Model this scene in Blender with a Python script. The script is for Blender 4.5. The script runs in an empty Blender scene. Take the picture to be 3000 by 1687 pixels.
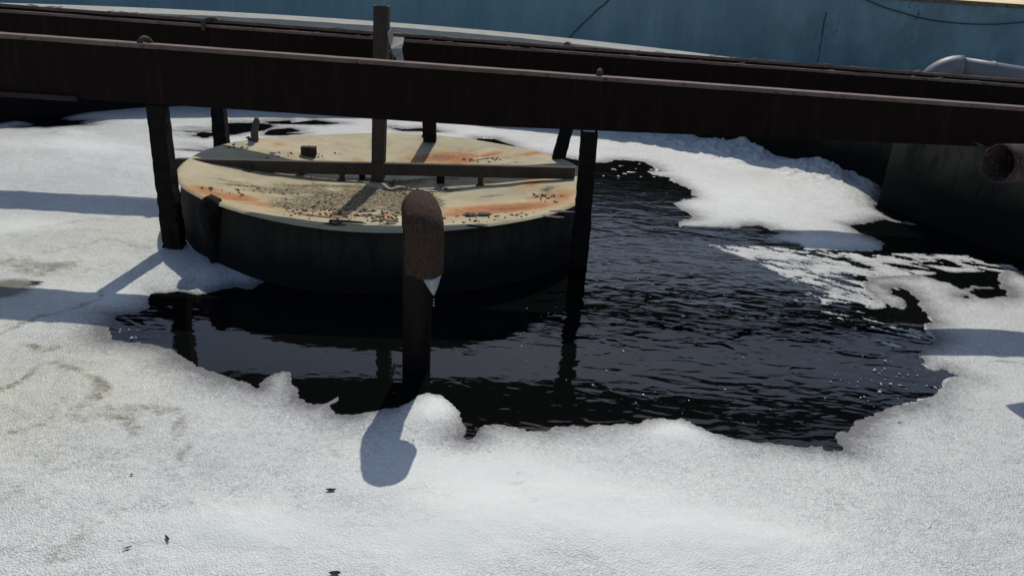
import bpy, bmesh, math, random
import numpy as np
from mathutils import Vector, Matrix, noise as mnoise
random.seed(7)
PI=math.pi
sc=bpy.context.scene
COL=sc.collection
# ------------------------------------------------------------------ camera
F=2170.;P=math.radians(22.4);R=math.radians(3.8);H=1.9
cd=bpy.data.cameras.new('camera');cam=bpy.data.objects.new('camera',cd);COL.objects.link(cam)
cd.sensor_width=36;cd.lens=F/3000*36;cd.clip_start=.05;cd.clip_end=2000
wr=Vector((1,0,0));wu=Vector((0,math.sin(P),math.cos(P)));fw=Vector((0,math.cos(P),-math.sin(P)))
cx_=wr*math.cos(R)+wu*math.sin(R);cy_=-wr*math.sin(R)+wu*math.cos(R);cz_=-fw
M=Matrix((cx_,cy_,cz_)).transposed().to_4x4();M.translation=(0,0,H)
cam.matrix_world=M
sc.camera=cam
sc.render.resolution_x=1024;sc.render.resolution_y=575
# ------------------------------------------------------------------ sky, sun, exposure
SUN_EL=math.radians(49.0);SUN_AZ=math.radians(4.0)      # azimuth from +Y towards +X
w=bpy.data.worlds.new("World");sc.world=w;w.use_nodes=True
nt=w.node_tree;nt.nodes.clear()
sky=nt.nodes.new('ShaderNodeTexSky');sky.sky_type='NISHITA';sky.sun_disc=False
sky.sun_elevation=SUN_EL;sky.sun_rotation=SUN_AZ;sky.air_density=1.0;sky.dust_density=1.0
bg=nt.nodes.new('ShaderNodeBackground');bg.inputs[1].default_value=.10
wo=nt.nodes.new('ShaderNodeOutputWorld')
nt.links.new(sky.outputs[0],bg.inputs[0]);nt.links.new(bg.outputs[0],wo.inputs[0])
ld=bpy.data.lights.new('sun','SUN');ld.energy=2.85;ld.angle=math.radians(.5);ld.color=(1,.945,.84)
sun=bpy.data.objects.new('sun',ld);COL.objects.link(sun)
sd_=Vector((math.sin(SUN_AZ)*math.cos(SUN_EL),math.cos(SUN_AZ)*math.cos(SUN_EL),math.sin(SUN_EL)))
sun.rotation_euler=sd_.to_track_quat('Z','Y').to_euler()
sun.location=(0,10,12)
vs=sc.view_settings;vs.view_transform='Standard';vs.look='None';vs.exposure=0;vs.gamma=1;vs.use_curve_mapping=False
# ------------------------------------------------------------------ surveying helpers (photo point -> real place on a known plane)
def ray(x,y):
    u=(x-1500)/F;v=(843.5-y)/F
    a=u*math.cos(R)-v*math.sin(R);b=u*math.sin(R)+v*math.cos(R)
    return a,math.cos(P)+b*math.sin(P),-math.sin(P)+b*math.cos(P)
def onz(x,y,z=0.):
    r=ray(x,y);t=(z-H)/r[2];return Vector((r[0]*t,r[1]*t,z))
def ony(x,y,Y):
    r=ray(x,y);t=Y/r[1];return Vector((r[0]*t,Y,H+r[2]*t))
def oncyl(x,y,cx,cy,Rr):
    r=ray(x,y);a=r[0]**2+r[1]**2;b=-2*(r[0]*cx+r[1]*cy);c=cx*cx+cy*cy-Rr*Rr
    t=(-b+math.sqrt(b*b-4*a*c))/2/a;return Vector((r[0]*t,r[1]*t,H+r[2]*t))
# ------------------------------------------------------------------ object helpers
def tag(o,label=None,cat=None,group=None,kind=None):
    if label:o['label']=label
    if cat:o['category']=cat
    if group:o['group']=group
    if kind:o['kind']=kind
    return o
def obj(name,bm,mats,parent=None,smooth=False,loc=None):
    me=bpy.data.meshes.new(name)
    bmesh.ops.recalc_face_normals(bm,faces=bm.faces)
    bm.to_mesh(me);bm.free()
    for m in (mats if isinstance(mats,(list,tuple)) else [mats]):me.materials.append(m)
    if smooth:
        for p in me.polygons:p.use_smooth=True
    o=bpy.data.objects.new(name,me);COL.objects.link(o)
    if parent:
        o.parent=parent
        o.matrix_parent_inverse=parent.matrix_basis.inverted()
    return o
def empty(name,loc,label,cat,group=None):
    o=bpy.data.objects.new(name,None);COL.objects.link(o);o.location=loc;o.empty_display_size=.1
    return tag(o,label,cat,group)
def box(bm,c,s,rz=0,mi=0,rot=None):
    r=bmesh.ops.create_cube(bm,size=1)
    m=Matrix.Translation(c)@(rot if rot is not None else Matrix.Rotation(rz,4,'Z'))@Matrix.Diagonal((s[0],s[1],s[2],1))
    bmesh.ops.transform(bm,matrix=m,verts=r['verts'])
    fs=set(f for v in r['verts'] for f in v.link_faces)
    for f in fs:f.material_index=mi
    return r['verts']
def tube(bm,pts,rad,n=12,caps=True,mi=0):
    pts=[Vector(p) for p in pts];N=len(pts)
    rad=rad if isinstance(rad,(list,tuple)) else [rad]*N
    rings=[];prev=None
    for i,p in enumerate(pts):
        d=(pts[min(i+1,N-1)]-pts[max(i-1,0)]).normalized()
        if prev is None:
            a=Vector((0,0,1)) if abs(d.z)<.9 else Vector((1,0,0))
            e=d.cross(a).normalized()
        else:
            e=(prev-d*prev.dot(d)).normalized()
        prev=e;f=d.cross(e)
        rings.append([bm.verts.new(p+(e*math.cos(2*PI*k/n)+f*math.sin(2*PI*k/n))*rad[i]) for k in range(n)])
    for i in range(N-1):
        for k in range(n):
            q=bm.faces.new((rings[i][k],rings[i][(k+1)%n],rings[i+1][(k+1)%n],rings[i+1][k]));q.material_index=mi;q.smooth=True
    if caps:
        bm.faces.new(rings[0][::-1]).material_index=mi;bm.faces.new(rings[-1]).material_index=mi
    return rings
def sweep(bm,prof,x0,x1,n,place,mi_top=None,jit=0):
    """closed profile [(a,b)] swept along n stations; place(s,a,b)->Vector"""
    rings=[]
    for i in range(n+1):
        s=x0+(x1-x0)*i/n
        rings.append([bm.verts.new(place(s,a,b)+Vector((0,random.uniform(-jit,jit),random.uniform(-jit,jit)))) for a,b in prof])
    m=len(prof)
    for i in range(n):
        for k in range(m):
            bm.faces.new((rings[i][k],rings[i][(k+1)%m],rings[i+1][(k+1)%m],rings[i+1][k]))
    bm.faces.new(rings[0][::-1]);bm.faces.new(rings[-1])
    return rings
# ------------------------------------------------------------------ material helpers
class NT:
    def __init__(s,name):
        s.m=bpy.data.materials.new(name);s.m.use_nodes=True;s.t=s.m.node_tree;s.t.nodes.clear()
        s.out=s.n('ShaderNodeOutputMaterial');s.b=s.n('ShaderNodeBsdfPrincipled');s.l(s.b.outputs[0],s.out.inputs[0])
    def n(s,t,**k):
        q=s.t.nodes.new(t)
        for a,b in k.items():setattr(q,a,b)
        return q
    def l(s,a,b):s.t.links.new(a,b)
    def coord(s,scale=(1,1,1),rot=(0,0,0)):
        g=s.n('ShaderNodeNewGeometry');m=s.n('ShaderNodeMapping')
        m.inputs['Scale'].default_value=scale;m.inputs['Rotation'].default_value=rot
        s.l(g.outputs['Position'],m.inputs['Vector']);return m.outputs[0]
    def noise(s,vec,scale=5,detail=6,rough=.55,dist=0):
        q=s.n('ShaderNodeTexNoise');q.inputs['Scale'].default_value=scale;q.inputs['Detail'].default_value=detail
        q.inputs['Roughness'].default_value=rough;q.inputs['Distortion'].default_value=dist;s.l(vec,q.inputs['Vector']);return q.outputs['Fac']
    def voro(s,vec,scale=5,feature='F1',out='Distance'):
        q=s.n('ShaderNodeTexVoronoi',feature=feature);q.inputs['Scale'].default_value=scale;s.l(vec,q.inputs['Vector']);return q.outputs[out]
    def ramp(s,fac,stops):
        q=s.n('ShaderNodeValToRGB');e=q.color_ramp.elements
        while len(e)<len(stops):e.new(.5)
        for i,(p,c) in enumerate(stops):
            e[i].position=p;e[i].color=(c,c,c,1) if not isinstance(c,(tuple,list)) else (*c,1)
        s.l(fac,q.inputs[0]);return q.outputs[0]
    def mix(s,fac,a,b,mode='MIX'):
        q=s.n('ShaderNodeMix',data_type='RGBA',blend_type=mode)
        for v,i in ((fac,0),(a,6),(b,7)):
            if isinstance(v,(int,float)):q.inputs[i].default_value=v if i==0 else (v,v,v,1)
            elif isinstance(v,(tuple,list)):q.inputs[i].default_value=(*v,1)
            else:s.l(v,q.inputs[i])
        return q.outputs[2]
    def math(s,op,a,b=0.,clamp=False):
        q=s.n('ShaderNodeMath',operation=op,use_clamp=clamp)
        for v,i in ((a,0),(b,1)):
            if isinstance(v,(int,float)):q.inputs[i].default_value=v
            else:s.l(v,q.inputs[i])
        return q.outputs[0]
    def attr(s,name):
        q=s.n('ShaderNodeAttribute',attribute_name=name);return q.outputs['Fac']
    def bump(s,h,strength=.3,dist=.01,prev=None):
        q=s.n('ShaderNodeBump');q.inputs['Strength'].default_value=strength;q.inputs['Distance'].default_value=dist
        s.l(h,q.inputs['Height'])
        if prev is not None:s.l(prev,q.inputs['Normal'])
        return q.outputs[0]
    def set(s,col=None,rough=None,metal=None,spec=None,normal=None):
        for k,v in (('Base Color',col),('Roughness',rough),('Metallic',metal),('Specular IOR Level',spec)):
            if v is None:continue
            if isinstance(v,(int,float)):s.b.inputs[k].default_value=v
            elif isinstance(v,(tuple,list)):s.b.inputs[k].default_value=(*v,1)
            else:s.l(v,s.b.inputs[k])
        if normal is not None:s.l(normal,s.b.inputs['Normal'])
        return s.m
def mottled(name,a,b,c=None,scale=6,stretch=(1,1,1),rough=.8,bs=40,bd=.004,bstr=.5,thr=(.35,.7),spec=.2,c_thr=(.62,.7),metal=0):
    n=NT(name);v=n.coord(stretch)
    f=n.ramp(n.noise(v,scale,8,.62),[(thr[0],0.),(thr[1],1.)])
    col=n.mix(f,a,b)
    if c is not None:
        col=n.mix(n.ramp(n.noise(v,scale*2.7,8,.7,.4),[(c_thr[0],0.),(c_thr[1],1.)]),col,c)
    h=n.noise(n.coord(),bs,8,.7)
    return n.set(col,rough,metal,spec,n.bump(h,bstr,bd))
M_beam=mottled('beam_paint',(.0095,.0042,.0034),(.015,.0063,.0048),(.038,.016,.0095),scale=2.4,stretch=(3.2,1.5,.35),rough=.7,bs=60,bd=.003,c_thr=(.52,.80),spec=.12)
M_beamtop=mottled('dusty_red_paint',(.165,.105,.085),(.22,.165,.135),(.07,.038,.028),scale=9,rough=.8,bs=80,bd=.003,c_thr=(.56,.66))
M_post=mottled('crusted_post_steel',(.010,.008,.007),(.022,.017,.013),(.030,.018,.012),scale=14,rough=.9,bs=50,bd=.012,bstr=.9,spec=.15)
M_post2=mottled('grimy_bare_steel',(.055,.044,.035),(.085,.068,.052),(.03,.023,.018),scale=7,stretch=(1,1,.5),rough=.75,bs=70,bd=.003,spec=.2)
M_rust=mottled('rough_brown_rust',(.085,.050,.034),(.15,.098,.068),(.03,.018,.014),scale=48,rough=.85,bs=130,bd=.028,bstr=1.,spec=.15,c_thr=(.55,.62))
M_pipedark=mottled('dark_slimy_pipe',(.007,.005,.0045),(.014,.010,.009),None,scale=12,rough=.6,bs=70,bd=.004)
M_pale=mottled('pale_scaled_steel',(.34,.31,.27),(.44,.41,.36),(.07,.05,.04),scale=30,rough=.7,bs=70,bd=.003,c_thr=(.60,.66))
M_dark=mottled('black_grime',(.010,.009,.008),(.03,.026,.022),None,scale=25,rough=.9,bs=60,bd=.02,bstr=1.)
M_scale=mottled('grey_brown_scale',(.10,.085,.075),(.17,.15,.135),(.05,.04,.03),scale=60,rough=.9,bs=150,bd=.01,bstr=1.)
M_brick=mottled('old_red_brick',(.05,.028,.02),(.09,.05,.035),(.03,.02,.015),scale=20,rough=.9,bs=60,bd=.008)
M_pvc=mottled('grey_plastic',(.15,.15,.165),(.21,.21,.225),(.14,.14,.15),scale=8,rough=.5,bs=60,bd=.002,bstr=.3,spec=.4,c_thr=(.62,.8))
M_cable=mottled('dark_cable',(.02,.04,.06),(.03,.05,.07),None)
M_leaf=mottled('wet_dead_leaf',(.05,.045,.035),(.09,.08,.06),None,scale=60,rough=.6)
def conc():
    n=NT('tank_concrete');v=n.coord((1,1,1.6))
    col=n.mix(n.ramp(n.noise(v,1.3,8,.65),[(.35,0.),(.68,1.)]),(.036,.035,.025),(.105,.098,.070))
    col=n.mix(n.ramp(n.noise(n.coord((3,3,.7)),3,8,.7,.5),[(.5,0.),(.66,1.)]),col,(.009,.010,.008))
    # greasy tide line, a real coat near the liquid
    g=n.n('ShaderNodeNewGeometry');sp=n.n('ShaderNodeSeparateXYZ');n.l(g.outputs['Position'],sp.inputs[0])
    z=n.math('ADD',sp.outputs[2],n.math('MULTIPLY',n.noise(n.coord(),3,5),.25))
    col=n.mix(n.ramp(z,[(.45,1.),(.75,0.)]),col,(.006,.007,.006))
    return n.set(col,.85,0,.2,n.bump(n.noise(n.coord(),35,8,.7),.6,.01))
M_conc=conc()
M_cop=mottled('coping_cement',(.36,.36,.32),(.46,.45,.40),(.11,.11,.10),scale=4,rough=.9,bs=60,bd=.005,c_thr=(.63,.70))
def bluewall():
    n=NT('blue_wall_paint')
    col=n.mix(n.ramp(n.noise(n.coord((1.2,1,.25)),2.2,7,.6),[(.35,0.),(.7,1.)]),(.165,.275,.33),(.235,.35,.385))
    col=n.mix(n.ramp(n.noise(n.coord((6,1,.4)),3,6,.6),[(.5,0.),(.75,.45)]),col,(.08,.19,.275))
    # weathering grows towards the right half of the wall
    g=n.n('ShaderNodeNewGeometry');sp=n.n('ShaderNodeSeparateXYZ');n.l(g.outputs['Position'],sp.inputs[0])
    rt=n.ramp(n.math('MULTIPLY',sp.outputs[0],.1),[(.05,0.),(.55,1.)])
    gr=n.ramp(n.noise(n.coord((1,1,.8)),1.6,5,.6),[(.42,0.),(.62,.8)])
    col=n.mix(n.math('MULTIPLY',rt,gr),col,(.13,.20,.21))
    mo=n.math('MULTIPLY',n.ramp(n.noise(n.coord((1.6,1,.9)),9,10,.75,.6),[(.56,0.),(.62,1.)]),n.ramp(n.noise(n.coord((1,1,.35)),1.1,3,.5),[(.50,0.),(.60,1.)]))
    col=n.mix(n.math('MULTIPLY',mo,n.math('MULTIPLY',rt,.75)),col,(.03,.06,.06))
    return n.set(col,.75,0,.25,n.bump(n.noise(n.coord(),25,8,.7),.35,.006))
M_blue=bluewall()
def drumwall():
    n=NT('drum_wall_coat')
    col=n.mix(n.ramp(n.noise(n.coord((1,1,.6)),4,8,.65),[(.35,0.),(.7,1.)]),(.028,.026,.018),(.068,.062,.043))
    col=n.mix(n.ramp(n.noise(n.coord((5,5,.8)),3.2,8,.7,.4),[(.5,0.),(.68,1.)]),col,(.014,.013,.011))
    g=n.n('ShaderNodeNewGeometry');sp=n.n('ShaderNodeSeparateXYZ');n.l(g.outputs['Position'],sp.inputs[0])
    z=n.math('ADD',sp.outputs[2],n.math('MULTIPLY',n.noise(n.coord(),5,5),.16))
    col=n.mix(n.ramp(z,[(.20,1.),(.36,0.)]),col,(.009,.009,.008))
    return n.set(col,.75,0,.25,n.bump(n.noise(n.coord(),30,9,.8),.9,.02))
M_drum=drumwall()
def lidmat():
    n=NT('lid_paint_rust_mud')
    v=n.coord()
    col=n.mix(n.ramp(n.noise(v,3,8,.6),[(.35,0.),(.7,1.)]),(.44,.375,.235),(.56,.495,.335))
    col=n.mix(n.ramp(n.noise(v,1.7,7,.65,.4),[(.45,0.),(.72,.55)]),col,(.30,.265,.185))
    fn=n.noise(v,11,9,.7,.3)
    rv=n.math('ADD',n.attr('rust'),n.math('MULTIPLY',n.math('SUBTRACT',fn,.5),.75))
    rv=n.math('ADD',rv,n.math('MULTIPLY',n.math('SUBTRACT',n.noise(n.coord((1,2,1)),3.2,6,.65,.8),.5),.7))
    col=n.mix(n.ramp(rv,[(.08,0.),(.36,.9)]),col,(.50,.34,.175))
    col=n.mix(n.ramp(rv,[(.30,0.),(.62,.95)]),col,n.mix(n.ramp(n.noise(v,16,8,.7),[(.35,0.),(.65,1.)]),(.31,.105,.03),(.45,.20,.075)))
    col=n.mix(n.ramp(rv,[(.80,0.),(1.15,.8)]),col,(.19,.065,.022))
    mv=n.math('ADD',n.attr('mud'),n.math('MULTIPLY',n.math('SUBTRACT',n.noise(v,9,9,.75,.5),.5),1.5))
    mv=n.math('ADD',mv,n.math('MULTIPLY',n.math('SUBTRACT',n.noise(v,2.6,5,.6,.5),.5),1.5))
    col=n.mix(n.ramp(mv,[(.05,0.),(.45,.75)]),col,(.33,.275,.165))
    mfac=n.ramp(mv,[(.34,0.),(.62,1.)])
    wv=n.n('ShaderNodeVectorMath',operation='ADD');nn=n.n('ShaderNodeTexNoise');nn.inputs['Scale'].default_value=14;n.l(v,nn.inputs['Vector'])
    sc_=n.n('ShaderNodeVectorMath',operation='SCALE');sc_.inputs['Scale'].default_value=.07;n.l(nn.outputs['Color'],sc_.inputs[0]);n.l(v,wv.inputs[0]);n.l(sc_.outputs[0],wv.inputs[1])
    ce=n.voro(wv.outputs[0],24,'DISTANCE_TO_EDGE')
    crack=n.ramp(ce,[(.0,1.),(.10,0.)])
    mc=n.mix(n.ramp(n.noise(v,30,8,.7),[(.38,0.),(.62,1.)]),(.15,.115,.065),(.36,.30,.175))
    mc=n.mix(crack,mc,(.035,.028,.022))
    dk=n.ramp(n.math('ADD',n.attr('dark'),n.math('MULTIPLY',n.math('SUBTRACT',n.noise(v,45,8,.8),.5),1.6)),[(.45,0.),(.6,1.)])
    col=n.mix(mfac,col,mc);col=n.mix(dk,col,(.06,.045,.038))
    sp=n.ramp(n.noise(v,60,6,.75),[(.66,0.),(.70,.8)])
    col=n.mix(sp,col,(.07,.055,.04))
    h=n.math('ADD',n.math('MULTIPLY',n.math('MULTIPLY',crack,mfac),-1.),n.noise(v,35,8,.75))
    return n.set(col,.8,0,.25,n.bump(h,.8,.008))
M_lid=lidmat()
def foammat():
    n=NT('foam_bubbles')
    v=n.coord()
    yt0=n.attr('yellow');thin=n.attr('thin');scum=n.attr('scum');smooth=n.attr('smooth')
    big=n.ramp(n.noise(n.coord((.7,1,1)),1.6,6,.6,.3),[(.35,0.),(.65,1.)])
    col=n.mix(big,(.69,.708,.69),(.74,.76,.73))
    vv=n.n('ShaderNodeTexVoronoi',feature='F1');vv.inputs['Scale'].default_value=125;n.l(v,vv.inputs['Vector'])
    sp=n.n('ShaderNodeSeparateColor');n.l(vv.outputs['Color'],sp.inputs[0])
    vb=n.n('ShaderNodeTexVoronoi',feature='F1');vb.inputs['Scale'].default_value=62;n.l(v,vb.inputs['Vector'])
    spb=n.n('ShaderNodeSeparateColor');n.l(vb.outputs['Color'],spb.inputs[0])
    rough_amt=n.math('SUBTRACT',1.,n.math('MULTIPLY',smooth,.85))
    mid=n.ramp(n.noise(n.coord((1,1.3,1),(0,0,.5)),7,8,.7,.5),[(.36,.05),(.62,1.)])
    cells=n.mix(n.math('MULTIPLY',n.math('ADD',n.math('MULTIPLY',sp.outputs[0],.6),n.math('MULTIPLY',spb.outputs[1],.4)),1.),(1.2,1.2,1.2),(.58,.58,.59))
    col=n.mix(n.math('MULTIPLY',rough_amt,mid),col,n.mix(1.,col,cells,'MULTIPLY'))
    dkn=n.ramp(n.noise(v,70,6,.8),[(.30,1.),(.46,0.)])
    col=n.mix(n.math('MULTIPLY',dkn,n.math('MULTIPLY',rough_amt,.6)),col,(.28,.28,.30))
    spk=n.ramp(spb.outputs[0],[(.84,0.),(.87,1.)])
    core=n.ramp(vb.outputs['Distance'],[(.18,1.),(.32,0.)])
    col=n.mix(n.math('MULTIPLY',n.math('MULTIPLY',spk,core),n.math('ADD',.35,n.math('MULTIPLY',rough_amt,.5))),col,(.97,.97,.97))  # bubble sparkle painted into the colour as near-white cell centres
    col=n.mix(n.math('MULTIPLY',smooth,.6),col,(.73,.765,.745))
    fine2=vv.outputs['Distance']
    tn=n.ramp(n.math('ADD',thin,n.math('MULTIPLY',n.math('SUBTRACT',n.noise(v,55,8,.8),.5),1.3)),[(.22,0.),(.80,.92)])
    col=n.mix(tn,col,(.12,.12,.135))
    scum=n.math('MULTIPLY',scum,n.ramp(n.noise(n.coord((1,1.5,1)),20,9,.8,.4),[(.36,.25),(.62,1.)]))
    sf=n.ramp(n.math('ADD',scum,n.math('MULTIPLY',n.math('SUBTRACT',n.noise(n.coord((1,1.6,1),(0,0,.6)),26,9,.78,.6),.5),1.7)),[(.24,0.),(.80,.9)])
    col=n.mix(sf,col,(.20,.18,.12))
    mar=n.noise(n.coord((1,1.7,1),(0,0,.35)),1.9,9,.68,2.2)
    ml=n.ramp(n.math('ABSOLUTE',n.math('SUBTRACT',mar,.5)),[(.0,1.),(.022,0.)])
    mk=n.math('MULTIPLY',n.math('ADD',n.math('MULTIPLY',yt0,.55),.10),n.ramp(n.noise(n.coord(),1.3,3),[(.42,0.),(.6,1.)]))
    mk=n.math('MULTIPLY',mk,n.ramp(n.noise(v,24,6,.75),[(.38,.15),(.6,1.)]))
    col=n.mix(n.math('MULTIPLY',ml,mk),col,(.20,.19,.15))
    wash=n.ramp(n.noise(n.coord((1,1.3,1)),.75,4,.55,.6),[(.40,0.),(.62,1.)])
    col=n.mix(n.math('MULTIPLY',wash,n.math('MULTIPLY',rough_amt,.45)),col,n.mix(1.,col,(.80,.795,.82),'MULTIPLY'))
    gv=n.n('ShaderNodeTexVoronoi',feature='F1');gv.inputs['Scale'].default_value=7;gv.inputs['Randomness'].default_value=1.;n.l(n.coord((1,1.4,1)),gv.inputs['Vector'])
    gs=n.n('ShaderNodeSeparateColor');n.l(gv.outputs['Color'],gs.inputs[0])
    gd=n.math('ADD',gv.outputs['Distance'],n.math('MULTIPLY',n.noise(v,130,3),.09))
    gm=n.math('MULTIPLY',n.ramp(gd,[(.085,1.),(.11,0.)]),n.ramp(gs.outputs[0],[(.86,0.),(.90,1.)]))
    col=n.mix(n.math('MULTIPLY',gm,.75),col,(.10,.095,.08))
    yt=n.attr('yellow')
    col=n.mix(n.math('MULTIPLY',yt,.9),col,n.mix(1.,col,(1.,.965,.82),'MULTIPLY'))
    b1=n.bump(fine2,.45,.007)
    b2=n.bump(n.noise(v,120,5,.75),.5,.005,b1)
    b3=n.bump(n.noise(v,16,7,.7),.22,.012,b2)
    for q in n.t.nodes:
        if q.type=='BUMP':n.l(n.math('MULTIPLY',n.math('ADD',rough_amt,.25),q.inputs['Strength'].default_value),q.inputs['Strength'])
    st=n.n('ShaderNodeMath',operation='MULTIPLY')
    n.set(col,n.math('ADD',.32,n.math('MULTIPLY',smooth,.38)),0,.4,b3)
    n.b.inputs['Subsurface Weight'].default_value=0
    return n.m
M_foam=foammat()
def watermat():
    n=NT('black_waste_water')
    a=n.attr('ripple')
    v1=n.coord((3.4,8.5,1),(0,0,.12));v2=n.coord((9,26,1),(0,0,-.15));v3=n.coord((1.3,2.6,1),(0,0,.2))
    h=n.math('MULTIPLY',n.noise(v1,1.5,1.6,.45,1.0),1.)
    h=n.math('ADD',h,n.math('MULTIPLY',n.noise(v2,1.6,2,.5,.6),.11))
    h=n.math('ADD',h,n.math('MULTIPLY',n.noise(v3,1.6,2,.5,.8),3.2))
    h=n.math('MULTIPLY',h,a)
    n.b.inputs['IOR'].default_value=1.33
    return n.set((.0035,.004,.004),.012,0,.5,n.bump(h,1.,.0020))
M_water=watermat()
# ------------------------------------------------------------------ numpy noise
rng=np.random.RandomState(3)
def vnoise(x,y,seed):
    r=np.random.RandomState(seed);T=r.rand(256,256)
    xi=np.floor(x).astype(int);yi=np.floor(y).astype(int);fx=x-xi;fy=y-yi
    fx=fx*fx*(3-2*fx);fy=fy*fy*(3-2*fy)
    a=T[xi%256,yi%256];b=T[(xi+1)%256,yi%256];c=T[xi%256,(yi+1)%256];d=T[(xi+1)%256,(yi+1)%256]
    return (a*(1-fx)+b*fx)*(1-fy)+(c*(1-fx)+d*fx)*fy
def fbm(x,y,seed,oct=4,g=.5):
    s=0;a=1;t=0
    for i in range(oct):
        s=s+a*vnoise(x*2**i+i*17.3,y*2**i+i*9.1,seed+i);t+=a;a*=g
    return s/t
def sdf(px,py,poly):
    """positive outside"""
    d=np.full(px.shape,1e9);ins=np.zeros(px.shape,bool);n=len(poly)
    for i in range(n):
        ax,ay=poly[i];bx,by=poly[(i+1)%n]
        ex,ey=bx-ax,by-ay;wx,wy=px-ax,py-ay
        t=np.clip((wx*ex+wy*ey)/(ex*ex+ey*ey+1e-12),0,1)
        d=np.minimum(d,(wx-ex*t)**2+(wy-ey*t)**2)
        c=((ay>py)!=(by>py))&(px<(bx-ax)*(py-ay)/((by-ay) if abs(by-ay)>1e-12 else 1e-12)+ax)
        ins^=c
    d=np.sqrt(d);return np.where(ins,-d,d)
def polydist(px,py,pl):
    d=np.full(px.shape,1e9)
    for i in range(len(pl)-1):
        ax,ay=pl[i];bx,by=pl[i+1];ex,ey=bx-ax,by-ay;wx,wy=px-ax,py-ay
        t=np.clip((wx*ex+wy*ey)/(ex*ex+ey*ey+1e-12),0,1);d=np.minimum(d,(wx-ex*t)**2+(wy-ey*t)**2)
    return np.sqrt(d)
def W(pts,z=0.):return [tuple(onz(a,b,z)[:2]) for a,b in pts]
def sstep(a,b,x):
    t=np.clip((x-a)/(b-a),0,1);return t*t*(3-2*t)
# ------------------------------------------------------------------ tank
TC=Vector((-1.3,5.4));TR=6.0
def rim_z(x):return 1.152-.0165*x
def ring_solid(name,r0,r1,zb,zt,mat,n=160,dz_out=0,parent=None):
    bm=bmesh.new();rings=[]
    for i in range(n):
        a=2*PI*i/n;c,s=math.cos(a),math.sin(a)
        x0=TC.x+r0*c;x1=TC.x+r1*c;zz=zt(x0) if callable(zt) else zt
        q=random.uniform(-.004,.004)
        rings.append([bm.verts.new((TC.x+r0*c,TC.y+r0*s,zb)),bm.verts.new((TC.x+r1*c,TC.y+r1*s,zb)),
                      bm.verts.new((TC.x+r1*c,TC.y+r1*s,zz+dz_out)),bm.verts.new((TC.x+r0*c,TC.y+r0*s,zz+q))])
    for i in range(n):
        a=rings[i];b=rings[(i+1)%n]
        for k in range(4):bm.faces.new((a[k],a[(k+1)%4],b[(k+1)%4],b[k]))
    return obj(name,bm,mat,parent)
tank=empty('tank_wall',(TC.x,TC.y,0),'round concrete tank wall with a pale cement rim around the foaming basin','tank wall')
ring_solid('wall',TR,TR+.28,-1.2,lambda x:rim_z(x)-.08,M_conc,parent=tank)
ring_solid('coping',TR-.012,TR+.30,.85,lambda x:rim_z(x),M_cop,dz_out=.045,parent=tank)
# ground outside the tank
bm=bmesh.new()
n=96;r0=TR+.25;prev=None
for rr in (r0,12,40,300):
    ring=[bm.verts.new((TC.x+rr*math.cos(2*PI*i/n),TC.y+rr*math.sin(2*PI*i/n),.93)) for i in range(n)]
    if prev:
        for i in range(n):bm.faces.new((prev[i],prev[(i+1)%n],ring[(i+1)%n],ring[i]))
    prev=ring
tag(obj('ground',bm,mottled('yard_cement',(.20,.19,.17),(.28,.27,.24),None,scale=1.5)),kind='structure')
# projecting wall block on the right
A=onz(2568,600);B=Vector((4.22,6.1,0));D=(B-A).normalized();N_=Vector((D.y,-D.x,0))
if N_.x<0:N_=-N_
C_=A+D*3.6
top=rim_z(3.8)-.02
bm=bmesh.new()
base=[A,C_,C_+N_*1.2,A+N_*1.2]
T_=[ony(2606,421,A.y-.06)]
lo=[bm.verts.new((p.x,p.y,-1)) for p in base];hi=[bm.verts.new((p.x,p.y,top)) for p in base]
for k in range(4):bm.faces.new((lo[k],lo[(k+1)%4],hi[(k+1)%4],hi[k]))
bm.faces.new(hi);bm.faces.new(lo[::-1])
bmesh.ops.bevel(bm,geom=[e for e in bm.edges],offset=.012,segments=2,affect='EDGES')
pier=obj('concrete_block',bm,M_conc)
tag(pier,'dark projecting concrete block standing against the tank wall under the rusty outlet pipe','concrete block')
# ------------------------------------------------------------------ blue wall and what hangs on it
BY=13.0
wl=empty('blue_wall',(0,BY,.9),'long blue painted wall behind the tank, its right end mouldy','wall')
bm=bmesh.new()
nx=60
def wtop(x):return 1.975+.03*math.sin(x*.3)*0
for i in range(nx+1):pass
box(bm,(0,BY+.15,1.319),(40,.30,1.379))
bmesh.ops.subdivide_edges(bm,edges=bm.edges[:],cuts=3)
obj('wall_face',bm,M_blue,wl)
bm=bmesh.new()
x=-20
while x<20:
    L=.235+random.uniform(-.01,.01)
    box(bm,(x+L/2,BY+.14,2.008+.030),(L-.012,.34+random.uniform(-.01,.02),.058),rz=random.uniform(-.02,.02));x+=L
bmesh.ops.bevel(bm,geom=bm.edges[:],offset=.004,segments=1,affect='EDGES')
obj('brick_cap',bm,mottled('cap_brick',(.14,.10,.075),(.21,.17,.135),(.10,.09,.07),scale=5,rough=.9),wl)
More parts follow.
